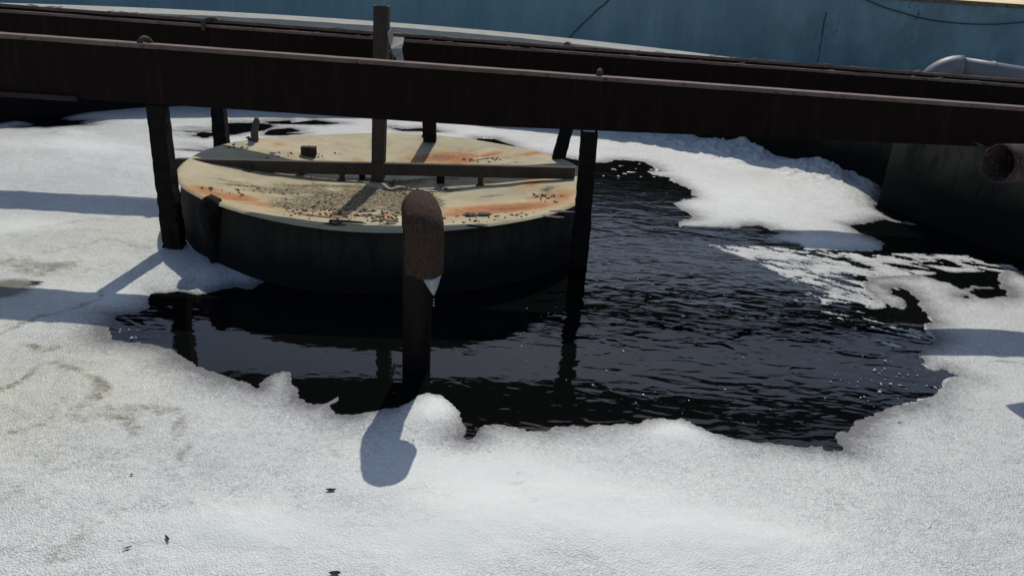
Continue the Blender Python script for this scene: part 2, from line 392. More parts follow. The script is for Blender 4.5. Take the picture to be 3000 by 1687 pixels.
# crack in the plaster and vertical plaster joint
bm=bmesh.new()
pts=[ony(a,b,BY-.002) for a,b in [(2422,38),(2415,60),(2411,85),(2408,110),(2403,140),(2398,170),(2393,190)]]
for i in range(len(pts)-1):
    a,b=pts[i],pts[i+1];wd=.012 if i<3 else .007
    bm.faces.new([bm.verts.new(p) for p in (a+Vector((-wd,0,0)),a+Vector((wd,0,0)),b+Vector((wd*.7,0,0)),b+Vector((-wd*.7,0,0)))])
obj('crack',bm,M_cable,wl)
def cable(pts,label,rad=.009):
    P3=[ony(a,b,BY-.03-.015*math.sin(i)) for i,(a,b) in enumerate(pts)]
    # smooth
    out=[]
    for i in range(len(P3)-1):
        p0=P3[max(i-1,0)];p1=P3[i];p2=P3[i+1];p3=P3[min(i+2,len(P3)-1)]
        for t in (0,.25,.5,.75):
            out.append(.5*((2*p1)+(-p0+p2)*t+(2*p0-5*p1+4*p2-p3)*t*t+(-p0+3*p1-3*p2+p3)*t**3))
    out.append(P3[-1])
    bm=bmesh.new();tube(bm,out,rad,6);return tag(obj('hanging_cable',bm,M_cable),label,'cable')
cable([(1665,120),(1672,108),(1700,78),(1730,50),(1752,28),(1775,10),(1800,-20)],'thin cable slanting up the plain middle of the blue wall')
cable([(2500,-22),(2535,-2),(2590,22),(2650,40),(2700,54),(2745,62),(2820,70),(2900,72),(2960,69),(3060,60)],'thin cable sagging across the mouldy right end of the blue wall')
# grey plastic pipe behind the rear beam
pv=empty('drain_pipe',(4.9,9.2,.93),'grey plastic pipe elbow rising behind the rear beam at the right','pipe')
Yp=9.2
c0=ony(2800,198,Yp);pr=.135
el=[];cz=c0.z-.30
for i in range(13):
    a=PI-(PI/2)*i/12*1.0
    el.append(Vector((c0.x+.06+.30*math.cos(a),Yp+.10*(1-i/12),cz+.30*math.sin(a))))
el=[Vector((el[0].x,el[0].y,.9))]+el
bm=bmesh.new();tube(bm,el,pr*1.04,24)
obj('elbow',bm,M_pvc,pv)
e=el[-1];q=ony(3000,228,Yp-.05);d=(q-e).normalized()
bm=bmesh.new();tube(bm,[e+d*.0,e+d*.5,e+d*3],pr*.88,24);obj('pipe_run',bm,M_pvc,pv)
cc=ony(2903,205,Yp-.02)
bm=bmesh.new();kk=e+d*(cc.x-e.x)/d.x;tube(bm,[kk-d*.02,kk-d*.012,kk+d*.012,kk+d*.02],[pr*.89,pr*.95,pr*.95,pr*.89],24);obj('collar',bm,M_pvc,pv)
# ------------------------------------------------------------------ water
bm=bmesh.new()
g=.08;nx=int(12.2/g)
me=bpy.data.meshes.new('water')
xs=np.arange(TC.x-TR-.1,TC.x+TR+.15,g);ys=np.arange(TC.y-TR-.1,TC.y+TR+.15,g)
X,Y=np.meshgrid(xs,ys)
def gridmesh(me,X,Y,Z,keep):
    r,c=X.shape;idx=np.arange(r*c).reshape(r,c)
    q=np.stack([idx[:-1,:-1],idx[:-1,1:],idx[1:,1:],idx[1:,:-1]],-1)
    kq=(keep[:-1,:-1]|keep[:-1,1:]|keep[1:,1:]|keep[1:,:-1])
    q=q[kq]
    used=np.unique(q);mp=-np.ones(r*c,int);mp[used]=np.arange(len(used))
    q=mp[q];co=np.stack([X.ravel()[used],Y.ravel()[used],Z.ravel()[used]],-1)
    me.vertices.add(len(used));me.vertices.foreach_set('co',co.ravel().astype(np.float32))
    me.loops.add(q.size);me.loops.foreach_set('vertex_index',q.ravel().astype(np.int32))
    me.polygons.add(len(q));me.polygons.foreach_set('loop_start',(np.arange(len(q))*4).astype(np.int32))
    me.polygons.foreach_set('loop_total',np.full(len(q),4,np.int32))
    me.update(calc_edges=True);me.polygons.foreach_set('use_smooth',np.ones(len(q),bool));me.validate()
    return used
def setattr_(me,name,arr):
    a=me.attributes.new(name,'FLOAT','POINT');a.data.foreach_set('value',arr.astype(np.float32))
bm.free()
keep=np.hypot(X-TC.x,Y-TC.y)<TR+.12
used=gridmesh(me,X,Y,X*0,keep)
# rippled where the current runs (right of the drum), nearly still in its lee
cen=onz(1950,720);rip=.42+1.5*np.exp(-(((X-cen.x)/1.35)**2+((Y-cen.y)/1.9)**2))
rip+=1.2*np.exp(-(((X-onz(380,960).x)/.35)**2+((Y-onz(380,960).y)/.25)**2))
rip+=.5*sstep(-.5,.6,X)
calm=np.exp(-(((X-onz(800,1050).x)/.9)**2+((Y-onz(800,1050).y)/.55)**2))
rip*=1-.5*calm
setattr_(me,'ripple',rip.ravel()[used])
me.materials.append(M_water)
wo_=bpy.data.objects.new('water',me);COL.objects.link(wo_);tag(wo_,kind='structure')
# ------------------------------------------------------------------ drum (centre well)
DC=Vector((-1.045,5.98));DR=1.615
def rimh(a):return .425-.018*math.sin(a)+.012*math.sin(a*2+1)+.008*math.sin(a*5)
def lid_z(x,y):
    r=np.hypot(x-DC.x,y-DC.y)/DR;a=np.arctan2(y-DC.y,x-DC.x)
    z=.425-.018*np.clip(r,0,1)*np.sin(a)+.012*np.sin(a*2+1)+.008*np.sin(a*5)
    sag=.12*(1-np.clip(r,0,1)**2.2)
    und=(fbm(x*2.2+5,y*2.2+8,40,3)-.5)*.05*(1-np.clip(r,0,1)**6)
    return z-sag+und+.004
drum=empty('centre_drum',(DC.x,DC.y,0),'round sunken drum in the middle of the tank with a sagging rust stained lid','drum')
me=bpy.data.meshes.new('lid')
rr=np.concatenate([np.linspace(0.001,.95,90),np.linspace(.955,1.012,14)])*DR;aa=np.linspace(0,2*PI,361)
RR,AA=np.meshgrid(rr,aa);LX=DC.x+RR*np.cos(AA);LY=DC.y+RR*np.sin(AA);LZ=lid_z(LX,LY)
edge=np.clip((RR/DR-.985)/.027,0,1);LZ=LZ-.016*edge**2
used=gridmesh(me,LX,LY,LZ,np.ones(LX.shape,bool))
def blobs(X,Y,lst,z=.34):
    s=np.zeros(X.shape)
    for (px,py,rx,ry,a) in lst:
        c=onz(px,py,z);e=onz(px+rx,py,z)-c;f=onz(px,py+ry,z)-c
        u=(X-c.x);v=(Y-c.y);det=e.x*f.y-e.y*f.x
        p=(u*f.y-v*f.x)/det;q=(v*e.x-u*e.y)/det
        s=np.maximum(s,a*np.exp(-(p*p+q*q)*.9))
    return s
rust=.92*blobs(LX,LY,[(600,590,60,14,.8),(900,645,120,8,.6),(1350,650,120,10,.7),(1640,600,40,25,.8),(1350,470,60,8,.9),(1640,480,40,6,.9),(690,425,50,5,.7),(960,470,200,5,.35),(640,605,70,14,.9),(700,612,80,15,.85),(780,625,90,14,.6),(1300,458,95,12,1.05),(1235,462,40,7,.8),(1440,461,45,6,.8),(1560,472,70,7,.7),
 (735,432,50,7,.6),(820,440,40,5,.5),(1480,625,160,20,1.1),(1400,640,100,12,1.),(1590,590,50,12,.75),(1560,555,45,14,.6),(1425,535,30,12,.6),(1010,637,80,8,.7),(1130,640,25,12,.8),(1050,458,30,4,.5)])
mud=blobs(LX,LY,[(1180,610,90,30,.9),(900,620,90,14,.8),(680,545,60,6,.6),(1150,520,260,8,.8),(1250,590,60,30,.8),(980,590,170,30,1.),(1100,575,160,28,.95),(860,566,130,16,.85),(720,557,80,7,.7),(1010,545,230,10,.8),(1140,478,60,12,.7),(1600,575,35,12,.6),(1385,448,30,7,.45),(700,445,30,12,.5),(1440,495,80,4,.5)])
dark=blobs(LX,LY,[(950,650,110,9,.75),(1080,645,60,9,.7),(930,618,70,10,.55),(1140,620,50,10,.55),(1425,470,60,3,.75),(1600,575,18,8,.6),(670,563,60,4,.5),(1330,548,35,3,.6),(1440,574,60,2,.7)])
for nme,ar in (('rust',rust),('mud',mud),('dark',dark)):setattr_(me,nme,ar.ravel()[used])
me.materials.append(M_lid)
lo_=bpy.data.objects.new('lid',me);COL.objects.link(lo_);lo_.parent=drum;lo_.matrix_parent_inverse=drum.matrix_basis.inverted()
bm=bmesh.new();n=240;zl=[-.5,-.1,.0,.08,.16,.24,.32,.37,1];rings=[]
for z in zl:
    ring=[]
    for i in range(n):
        a=2*PI*i/n;zz=z if z<1 else rimh(a)-.022
        kf=.992+.03*max(0,min(1,(.36-zz)/.36));x=DC.x+math.cos(a)*DR*kf;y=DC.y+math.sin(a)*DR*kf
        k=1+(mnoise.noise(Vector((x*4,y*4,zz*5)))*.009)
        ring.append(bm.verts.new((DC.x+(x-DC.x)*k,DC.y+(y-DC.y)*k,zz)))
    rings.append(ring)
for i in range(len(rings)-1):
    for k in range(n):bm.faces.new((rings[i][k],rings[i][(k+1)%n],rings[i+1][(k+1)%n],rings[i+1][k]))
obj('drum_wall',bm,M_drum,drum,smooth=True)
# ------------------------------------------------------------------ bridge beams
SL=.059
def byf(x,y0):return y0+SL*(x+1.)
def tilt(x):return -.0115*(x+1.)
ZT=1.372;ZB=1.000
def beam(name,y0,x0,x1,zt,zb,label,flange=.115,t=.009,taper=0.):
    o=empty(name,(-1,y0,zt),label,'steel beam','steel beams bridging the tank')
    # channel section, web towards the viewer
    f=flange
    prof=[(0,zb),(f,zb),(f,zb+t*1.3),(t,zb+t*1.3),(t,zt-t*1.3),(f,zt-t*1.3),(f,zt),(0,zt)]
    bm=bmesh.new();n=120
    rings=sweep(bm,prof,x0,x1,n,lambda s,a,b:Vector((s,byf(s,y0)+a,b+tilt(s)+(max(0,s+.3)*taper if b<zb+.1 else 0))),jit=.0006)
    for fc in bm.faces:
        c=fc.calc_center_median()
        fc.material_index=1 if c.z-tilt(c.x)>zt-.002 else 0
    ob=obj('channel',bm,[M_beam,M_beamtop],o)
    return o
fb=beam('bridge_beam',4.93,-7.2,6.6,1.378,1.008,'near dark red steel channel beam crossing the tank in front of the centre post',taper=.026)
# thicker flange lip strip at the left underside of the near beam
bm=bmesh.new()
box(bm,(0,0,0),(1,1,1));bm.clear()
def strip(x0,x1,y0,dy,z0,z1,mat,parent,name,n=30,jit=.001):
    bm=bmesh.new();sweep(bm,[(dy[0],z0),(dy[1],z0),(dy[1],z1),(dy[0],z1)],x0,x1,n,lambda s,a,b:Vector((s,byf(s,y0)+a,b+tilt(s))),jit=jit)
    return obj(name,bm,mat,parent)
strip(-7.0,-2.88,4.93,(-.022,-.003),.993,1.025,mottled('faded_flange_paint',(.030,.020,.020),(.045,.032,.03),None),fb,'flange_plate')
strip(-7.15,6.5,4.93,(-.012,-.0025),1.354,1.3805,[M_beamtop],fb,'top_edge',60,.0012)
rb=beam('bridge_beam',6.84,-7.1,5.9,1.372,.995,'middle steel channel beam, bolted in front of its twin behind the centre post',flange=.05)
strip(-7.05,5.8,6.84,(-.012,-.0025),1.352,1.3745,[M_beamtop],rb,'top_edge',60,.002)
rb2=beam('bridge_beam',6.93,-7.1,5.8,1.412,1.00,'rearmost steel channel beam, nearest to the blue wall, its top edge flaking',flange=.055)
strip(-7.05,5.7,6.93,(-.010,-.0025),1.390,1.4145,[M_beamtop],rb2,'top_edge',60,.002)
# flakes lying on the rear beams
bm=bmesh.new()
for i in range(70):
    x=random.uniform(-5,4.2);yy=byf(x,6.865 if random.random()<.4 else 6.96);z=(1.376 if yy<byf(x,6.91) else 1.418)+tilt(x)
    box(bm,(x,yy,z),(random.uniform(.02,.09),random.uniform(.01,.03),.004),rot=Matrix.Rotation(random.uniform(-.4,.4),4,'Z')@Matrix.Rotation(random.uniform(-.25,.25),4,'Y'))
obj('paint_flakes',bm,M_beamtop,rb2)['kind']='stuff'
def hook(parent,px,py,yb,depth,h,rad=.016,lean=.05):
    c=ony(px,py,yb);pts=[]
    zt=1.376+tilt(c.x)
    pts.append((c.x-lean,yb-.018,zt-.05))
    for i in range(11):
        a=PI*i/10
        pts.append((c.x-lean*math.cos(a),yb-.018+(depth+.02)*(1-math.cos(a))/2,zt-.005+h*math.sin(a)))
    pts.append((c.x+lean,yb+depth,zt-.05))
    bm=bmesh.new();tube(bm,pts,rad,10);return obj('lifting_hook',bm,M_post2,parent)
hook(fb,420,118,4.90,.05,.035,.017,.018)
hook(fb,1757,218,5.10,.04,.035,.018,.008)
hook(rb,608,62,6.72,.15,.055,.018,.035)
hook(rb,1665,142,7.03,.15,.055,.02,-.03)
# ------------------------------------------------------------------ posts
def post(name,p0,p1,wd,dp,label,crust=0.,mat=M_post,angle=True,group=None):
    """rolled section from p0 (bottom) to p1 (top)"""
    p0=Vector(p0);p1=Vector(p1);n=46;t=.012
    w2=wd/2
    prof=[(-w2,0),(w2,0),(w2,dp),(w2-t,dp),(w2-t,t),(-w2+t,t),(-w2+t,dp),(-w2,dp)]
    # subdivide profile edges
    pp=[]
    for i in range(len(prof)):
        a=prof[i];b=prof[(i+1)%len(prof)];L=math.hypot(b[0]-a[0],b[1]-a[1]);k=max(1,int(L/.02))
        for j in range(k):pp.append((a[0]+(b[0]-a[0])*j/k,a[1]+(b[1]-a[1])*j/k))
    bm=bmesh.new();rings=[]
    for i in range(n+1):
        s=i/n;c=p0.lerp(p1,s);amp=.002+crust*max(0,1-c.z/.75)**1.0
        ring=[]
        for a,b in pp:
            v=Vector((c.x+a,c.y+b,c.z));nn=mnoise.noise_vector(v*38)*amp+mnoise.noise_vector(v*13)*amp*1.3
            out=Vector((a,b-dp/2,0)).normalized()*(amp*.9)
            ring.append(bm.verts.new(v+Vector((nn.x,nn.y,0))+out))
        rings.append(ring)
    m=len(pp)
    for i in range(n):
        for k in range(m):bm.faces.new((rings[i][k],rings[i][(k+1)%m],rings[i+1][(k+1)%m],rings[i+1][k]))
    bm.faces.new(rings[0][::-1]);bm.faces.new(rings[-1])
    return tag(obj(name,bm,mat),label,'post',group)
g_='posts carrying the beams above the drum'
post('support_post',(-2.385,4.83,-.35),(-2.405,4.85,1.013),.108,.09,'front left steel post, its lower edge crusted, standing between foam and drum',.011,group=g_)
post('support_post',(.485,5.06,-.35),(.452,5.0,1.003),.108,.09,'front right steel post with open black water on its right side',.006,group=g_)
bl=onz(645,428,.40);post('support_post',(bl.x,bl.y,.20),ony(628,234,6.8),.110,.08,'rear left steel post with a rusted foot at the drum edge',.010,group=g_)
br=onz(1622,488,.38);post('support_post',(br.x,br.y,.22),ony(1690,270,6.93),.112,.09,'rear right steel post with a dark flared foot on the lid corner',.006,group=g_)
b3=ony(1266,400,7.62);post('support_post',(b3.x,7.63,-.3),(b3.x+.01,7.1,1.0),.122,.08,'short looking rear middle post behind the far edge of the lid',.003,group=g_)
# ------------------------------------------------------------------ cross bar with centre post
cf=empty('crossbar_stand',(-1.1,5.95,.35),'flat steel bar across the drum lid carrying a tall square centre post','frame')
bL=ony(512,466,5.80);bR=ony(1686,492,6.04);zt_=.5*(bL.z+bR.z)
lx0,lx1=bL.x,bR.x
def bary(x):return 5.80+(6.04-5.80)*(x-lx0)/(lx1-lx0)
def bart(x):return bL.z+(bR.z-bL.z)*(x-lx0)/(lx1-lx0)
hb=.098
bm=bmesh.new()
sweep(bm,[(0,-hb),(.008,-hb),(.008,-.008),(.05,-.008),(.05,0),(0,0)],lx0,lx1,40,lambda s,a,b:Vector((s,bary(s)+a,bart(s)+b)),jit=.0012)
for f in bm.faces:f.material_index=1 if f.calc_center_median().z>zt_-.02 and abs(f.normal.z)>.7 and f.calc_center_median().z>bart(f.calc_center_median().x)-.003 else 0
obj('cross_bar',bm,[M_post2,mottled('worn_bar_edge',(.16,.14,.12),(.25,.22,.19),None)],cf)
for pxx,wd_ in ((741,.045),(1005,.045),(1407,.045)):
    p=ony(pxx,520,bary(-1)-.01);bm=bmesh.new();zb=float(lid_z(np.array(p.x),np.array(bary(p.x)-.01)))
    box(bm,(p.x,bary(p.x)-.010,(bart(p.x)-hb*.45+zb)/2),(wd_,.012,bart(p.x)-hb*.45-zb+.01),rz=.06)
    box(bm,(p.x,bary(p.x)-.03,zb+.006),(wd_*1.5,.06,.008),rz=.06)
    obj('leg_or_shade_strip',bm,M_post2,cf)
for pxx,wd_ in ((606,.05),(890,.065),(1063,.05),(1290,.065)):  # shadows of the legs and upright, built in as dark rear legs
    p=ony(pxx,520,bary(-1)+.05);bm=bmesh.new();yy=bary(p.x)+.045;zb=float(lid_z(np.array(p.x),np.array(yy)))
    box(bm,(p.x,yy,(bart(p.x)-.01+zb)/2),(wd_,.012,bart(p.x)-.01-zb+.01),rz=.06)
    obj('leg_or_shade_strip',bm,M_post,cf)
# upright: square hollow post
pb=ony(1106,478,5.93);pt=ony(1115.5,18,5.93)
bm=bmesh.new();s_=.052;ztop=pt.z
n=30;rings=[]
for i in range(n+1):
    z=.33+(ztop-.33)*i/n;c=Vector((pb.x+(pt.x-pb.x)*(z-pb.z)/(pt.z-pb.z),5.98,z));k=.96+.10*(z-.5)
    ring=[]
    for a,b in ((-1,-1),(0,-1),(1,-1),(1,0),(1,1),(0,1),(-1,1),(-1,0)):
        ring.append(bm.verts.new(c+Vector((a*s_*k,b*s_*.95,0))+mnoise.noise_vector(Vector((a*3,b*3,z*14)))*.0018))
    rings.append(ring)
for i in range(n):
    for k in range(8):bm.faces.new((rings[i][k],rings[i][(k+1)%8],rings[i+1][(k+1)%8],rings[i+1][k]))
inner=[bm.verts.new(v.co+(Vector((rings[-1][0].co.x*.5+rings[-1][4].co.x*.5,5.98,v.co.z))-v.co)*.12) for v in rings[-1]]
inner2=[bm.verts.new(v.co-Vector((0,0,.15))) for v in inner]
for k in range(8):
    bm.faces.new((rings[-1][k],rings[-1][(k+1)%8],inner[(k+1)%8],inner[k]));bm.faces.new((inner[k],inner[(k+1)%8],inner2[(k+1)%8],inner2[k]))
for f in bm.faces:
    if f.calc_center_median().z>ztop-.004:f.material_index=1
obj('upright',bm,[M_post2,M_pale],cf)
# pale bent angle bracket on the right of the upright
yb=5.90
def plate(bm,pts,th,ax=Vector((0,1,0))):
    lo=[bm.verts.new(p) for p in pts];hi=[bm.verts.new(p+ax*th) for p in pts]
    m=len(pts)
    bm.faces.new(lo);bm.faces.new(hi[::-1])
    for k in range(m):bm.faces.new((lo[k],lo[(k+1)%m],hi[(k+1)%m],hi[k]))
bm=bmesh.new()
# upright fin seen edge on, then the shelf, then the ragged hanging tab
fin=[ony(1135,97,yb-.03),ony(1149,80,yb+.03),ony(1150,109,yb+.05),ony(1146,128,yb+.03),ony(1144,143,yb-.03),ony(1138,118,yb-.05)]
plate(bm,fin,.008,Vector((.9,.3,.0)))
sh=[ony(1151,108,yb+.08),ony(1184,110,yb+.08),ony(1181,128,yb-.01),ony(1177,142,yb-.05),ony(1145,143,yb-.05)]
plate(bm,sh,-.008,Vector((0,.3,1)))
tab=[ony(1147,143,yb-.052),ony(1177,142,yb-.052),ony(1179,158,yb-.07),ony(1183,182,yb-.09),ony(1161,182,yb-.09),ony(1160,160,yb-.07),ony(1157,172,yb-.08),ony(1151,160,yb-.07)]
plate(bm,tab,.006,Vector((0,1,.2)))
obj('bracket',bm,M_pale,cf)
bm=bmesh.new();tube(bm,[ony(1138,146,yb-.06),ony(1146,155,yb-.09),ony(1150,166,yb-.08),ony(1154,184,yb-.10)],[.006,.010,.008,.007],6)
tube(bm,[ony(1139,148,yb-.04),ony(1141,165,yb-.04),ony(1142,184,yb-.04)],.006,6)
obj('torn_strap',bm,M_scale,cf)
# ------------------------------------------------------------------ gooseneck outlet pipe
gp=empty('gooseneck_pipe',(-.49,3.47,0),'rusty gooseneck pipe rising from the black water in front of the drum, dripping','pipe')
ra=Vector((-.480,3.47,0));rb_=Vector((-.412,3.19,0))
ztop_c=.905
bm=bmesh.new();tube(bm,[(ra.x,ra.y,-.5),(ra.x,ra.y,0),(ra.x,ra.y,.4),(ra.x,ra.y,.82)],.074,32)
obj('riser',bm,M_pipedark,gp)
hv=(rb_-ra);L=hv.length;hd=hv/L
pts=[];rads=[]
pts.append(Vector((ra.x,ra.y,.76)));rads.append(.080)
for i in range(17):
    a=PI*i/16;pts.append(ra+hd*(L/2)*(1-math.cos(a))+Vector((0,0,.835+.052*math.sin(a))));rads.append(.082+.006*i/16)
for z in (.77,.72,.67,.635):pts.append(Vector((rb_.x,rb_.y,z)));rads.append(.0885)
bm=bmesh.new();rg=tube(bm,pts,rads,44,caps=False)
bmesh.ops.subdivide_edges(bm,edges=[e for e in bm.edges],cuts=2,use_grid_fill=True)
for v in bm.verts:
    c=v.co;d=mnoise.noise_vector(c*75)*.0034+mnoise.noise_vector(c*25)*.002
    v.co=c+d
    if c.z<.65:v.co.z+=mnoise.noise(c*30)*.012
ed=[e for e in bm.edges if e.is_boundary and e.verts[0].co.z<.70]
r=bmesh.ops.extrude_edge_only(bm,edges=ed)
nv=[g for g in r['geom'] if isinstance(g,bmesh.types.BMVert)]
for v in nv:
    v.co.x=rb_.x+(v.co.x-rb_.x)*.85;v.co.y=rb_.y+(v.co.y-rb_.y)*.85
r=bmesh.ops.extrude_edge_only(bm,edges=[g for g in r['geom'] if isinstance(g,bmesh.types.BMEdge)])
for v in [g for g in r['geom'] if isinstance(g,bmesh.types.BMVert)]:v.co.z+=.2
obj('bend',bm,M_rust,gp,smooth=True)
# the falling water, narrowing into drops
dm=NT('falling_water');dm.set((.50,.53,.54),.12,0,.5);dm.b.inputs['Transmission Weight'].default_value=.35
t0=ony(1266,812,3.16)
bm=bmesh.new();tp=[];tr=[]
for i in range(9):
    s=i/8;p=ony(1265+6*s,812+54*s,3.15);tp.append(p);tr.append(.042*(1-s)**.85+.0015)
tube(bm,tp,tr,20)
for v in bm.verts:
    if v.co.z>tp[1].z:v.co.z+=.006*math.sin(v.co.x*320)
for dz in (.018,.034,.05):
    bmesh.ops.create_icosphere(bm,subdivisions=2,radius=.0038,matrix=Matrix.Translation(tp[-1]-Vector((0,0,dz))))
tag(obj('water_drip',bm,dm.m,smooth=True),'white funnel of water falling from the mouth of the gooseneck pipe','water drip')
# ------------------------------------------------------------------ rusty outlet pipe at the right
op=empty('outlet_pipe',(2.8,4.36,1.1),'open ended rusty outlet pipe entering from the right in front of the beams','pipe')
c=ony(2924,479,4.22);dv=Vector((1,.34,.0)).normalized();ro=.108
e1=Vector((-dv.y,dv.x,0));e2=Vector((0,0,1));bm=bmesh.new();n=48
def pring(off,rad,jit=0):
    out=[]
    for i in range(n):
        a=2*PI*i/n;p=c+dv*off+(e1*math.cos(a)+e2*math.sin(a))*rad
        out.append(bm.verts.new(p+mnoise.noise_vector(p*28)*jit))
    return out
prs=[pring(1.2,ro*.90),pring(.5,ro*.90),pring(0,ro*.90,.004),pring(0,ro,.004)]+[pring(k*.06,ro,.003) for k in range(1,12)]+[pring(3.2,ro)]
for q in range(len(prs)-1):
    for i in range(n):
        j=(i+1)%n;f=bm.faces.new((prs[q][i],prs[q][j],prs[q+1][j],prs[q+1][i]));f.smooth=True
bm.faces.new(prs[0])
obj('pipe_body',bm,mottled('scaly_pipe_rust',(.05,.03,.028),(.10,.062,.055),(.26,.20,.19),scale=16,rough=.85,bs=60,bd=.02,bstr=1.,c_thr=(.56,.62)),op,smooth=False)
# small torn plate hanging by the pipe
bm=bmesh.new();plate(bm,[ony(2848,414,4.9),ony(2868,421,4.9),ony(2905,437,4.88),ony(2880,437,4.88)],.006)
tag(obj('loose_plate',bm,M_conc),'small pointed loose plate under the near beam beside the outlet pipe','plate')
# ------------------------------------------------------------------ things lying on the lid
def lz(x,y):return float(lid_z(np.array(x),np.array(y)))
def onlid(px,py):
    z=.4
    for _ in range(8):
        p=onz(px,py,z);z=lz(p.x,p.y)
    return p
def lump(name,p,s,mat,label,cat,amp=.3,seed=0,sub=3,freq=3,rz=0,group=None,flat=False):
    bm=bmesh.new();bmesh.ops.create_icosphere(bm,subdivisions=sub,radius=1)
    for v in bm.verts:
        q=v.co.copy()
        if flat:
            m=max(abs(q.x),abs(q.y),abs(q.z));q=q.lerp(q/m*.85,.8)
        d=1+amp*mnoise.noise(q*freq+Vector((seed*7.1,seed*3.3,0)))+amp*.5*mnoise.noise(q*freq*2.7+Vector((seed,0,9)))
        q=q*d;v.co=Matrix.Rotation(rz,3,'Z')@Vector((q.x*s[0],q.y*s[1],q.z*s[2]))+p
    return tag(obj(name,bm,mat,smooth=not flat),label,cat,group)
p=onlid(905,456);lump('brick',p+Vector((0,0,.04)),(.078,.045,.048),M_brick,'broken dark brick lying on the far half of the drum lid','brick',.12,1,4,2,.1,flat=True)
# rag wrapped stub at the rear left of the lid
p=onlid(742,412)
bm=bmesh.new()
pts=[ony(735,416,p.y),ony(728,400,p.y),ony(746,398,p.y),ony(746,385,p.y),ony(748,360,p.y),ony(750,346,p.y)]
tube(bm,[ony(747,416,p.y),ony(747,404,p.y),ony(745,390,p.y),ony(748,372,p.y),ony(751,356,p.y),ony(753,345,p.y)],[.030,.034,.032,.030,.030,.016],14)
tube(bm,[ony(738,414,p.y-.01),ony(726,403,p.y-.01),ony(719,404,p.y-.01)],[.02,.015,.004],10)
bmesh.ops.subdivide_edges(bm,edges=bm.edges[:],cuts=2,use_grid_fill=True)
for v in bm.verts:v.co+=mnoise.noise_vector(v.co*25)*.008
tag(obj('wrapped_stub',bm,M_scale,smooth=True),'upright stub wrapped in grey rag at the far left edge of the lid','stub')
# slime covered stub on the near left rim
rr0=ray(626,640);aq=rr0[0]**2+rr0[1]**2;bq=-2*(rr0[0]*DC.x+rr0[1]*DC.y);cq=DC.x**2+DC.y**2-(DR+.01)**2
tq=(-bq-math.sqrt(max(bq*bq-4*aq*cq,0)))/2/aq;q=Vector((rr0[0]*tq,rr0[1]*tq,0));oq=(q-Vector((DC.x,DC.y,0))).normalized()
bm=bmesh.new()
tube(bm,[q+oq*a_+Vector((0,0,b_)) for a_,b_ in ((.03,.02),(.035,.12),(.03,.25),(.03,.33),(.015,.39),(.0,.44),(-.01,.475),(-.01,.49))],[.022,.042,.052,.060,.078,.074,.048,.01],20)
bmesh.ops.subdivide_edges(bm,edges=bm.edges[:],cuts=2,use_grid_fill=True)
for v in bm.verts:v.co+=mnoise.noise_vector(v.co*22)*.016+mnoise.noise_vector(v.co*60)*.006
tag(obj('slimy_stub',bm,M_dark,smooth=True),'black slime covered stub on the near left rim of the drum','stub')
# two flat scabs
for i,(a,b) in enumerate(((1379,633),(1417,632))):
    lump('rust_scab',onlid(a,b)+Vector((0,0,.008)),(.040,.044,.010),M_scale,'flat grey brown scab on the orange stain, '+('left' if i==0 else 'right')+' one of the pair','scab',.45,i+3,4,3.2,group='pair of scabs on the lid')
def flake(px,py,lx,ly,rz,mat,label,tilt=.1,th=.004,seed=0,name='paint_flake'):
    p=onlid(px,py);r=random.Random(seed);bm=bmesh.new();k=11
    pts=[];rot=Matrix.Rotation(rz,3,'Z')@Matrix.Rotation(tilt,3,'Y')
    for i in range(k):
        a=2*PI*i/k;m=r.uniform(.65,1.1);pts.append(p+rot@Vector((math.cos(a)*lx/2*m,math.sin(a)*ly/2*m,0))+Vector((0,0,.006+abs(tilt)*lx/2)))
    plate(bm,pts,th,Vector((0,0,1)));return tag(obj(name,bm,mat),label,'flake')
flake(1262,562,.13,.10,.2,M_pale,'pale flat flake just behind the top of the gooseneck pipe',.05,seed=1)
flake(1243,401,.06,.05,.1,M_scale,'small grey chip at the far edge of the lid beside the rear middle post',.05,.012,seed=2)
flake(1010,655,.30,.06,.15,M_dark,'long black peeled strip at the near edge of the lid left of the pipe',.04,seed=3)
flake(985,661,.16,.05,.25,M_dark,'short black peeled strip lying below the longer one at the near lid edge',.06,seed=4)
flake(1650,625,.20,.035,.25,M_scale,'narrow grey splinter near the right rim of the lid',.04,seed=5)
flake(1620,640,.16,.05,.12,M_scale,'wider brown splinter on the right rim, nearest the front right post',.05,seed=6)
flake(1395,668,.17,.04,-.05,M_dark,'dark flake on the shaded front strip of the lid right of the pipe',.03,seed=7)
flake(1140,655,.12,.07,.3,M_scale,'curled scale flake left of the gooseneck pipe, half orange',.2,seed=8)
flake(1310,562,.14,.03,.1,M_dark,'dark crumpled scrap on the lid right of the pale flake',.25,seed=9)
flake(800,452,.07,.03,.0,M_dark,'small dark chip on the far left part of the lid',.1,seed=10)
bm=bmesh.new();rr_=random.Random(11)
cl=[(980,620,150,26,90),(1130,640,60,16,50),(1420,640,130,18,30),(1600,580,50,14,24),(1410,470,80,6,26),(700,430,60,8,16),(760,560,120,12,24),(1200,560,120,14,30),(1560,630,80,10,16),(880,455,160,8,16)]
for (a_,b_,sx_,sy_,k_) in cl:
    for _ in range(k_):
        p=onlid(rr_.gauss(a_,sx_*.55),rr_.gauss(b_,sy_*.55))
        if math.hypot(p.x-DC.x,p.y-DC.y)>DR*.985:continue
        L_=rr_.uniform(.006,.03)*(1.6 if rr_.random()<.12 else 1)
        box(bm,p+Vector((0,0,.004)),(L_,L_*rr_.uniform(.25,.8),rr_.uniform(.002,.008)),rot=Matrix.Rotation(rr_.uniform(0,3.1),4,'Z')@Matrix.Rotation(rr_.uniform(-.5,.5),4,'Y'))
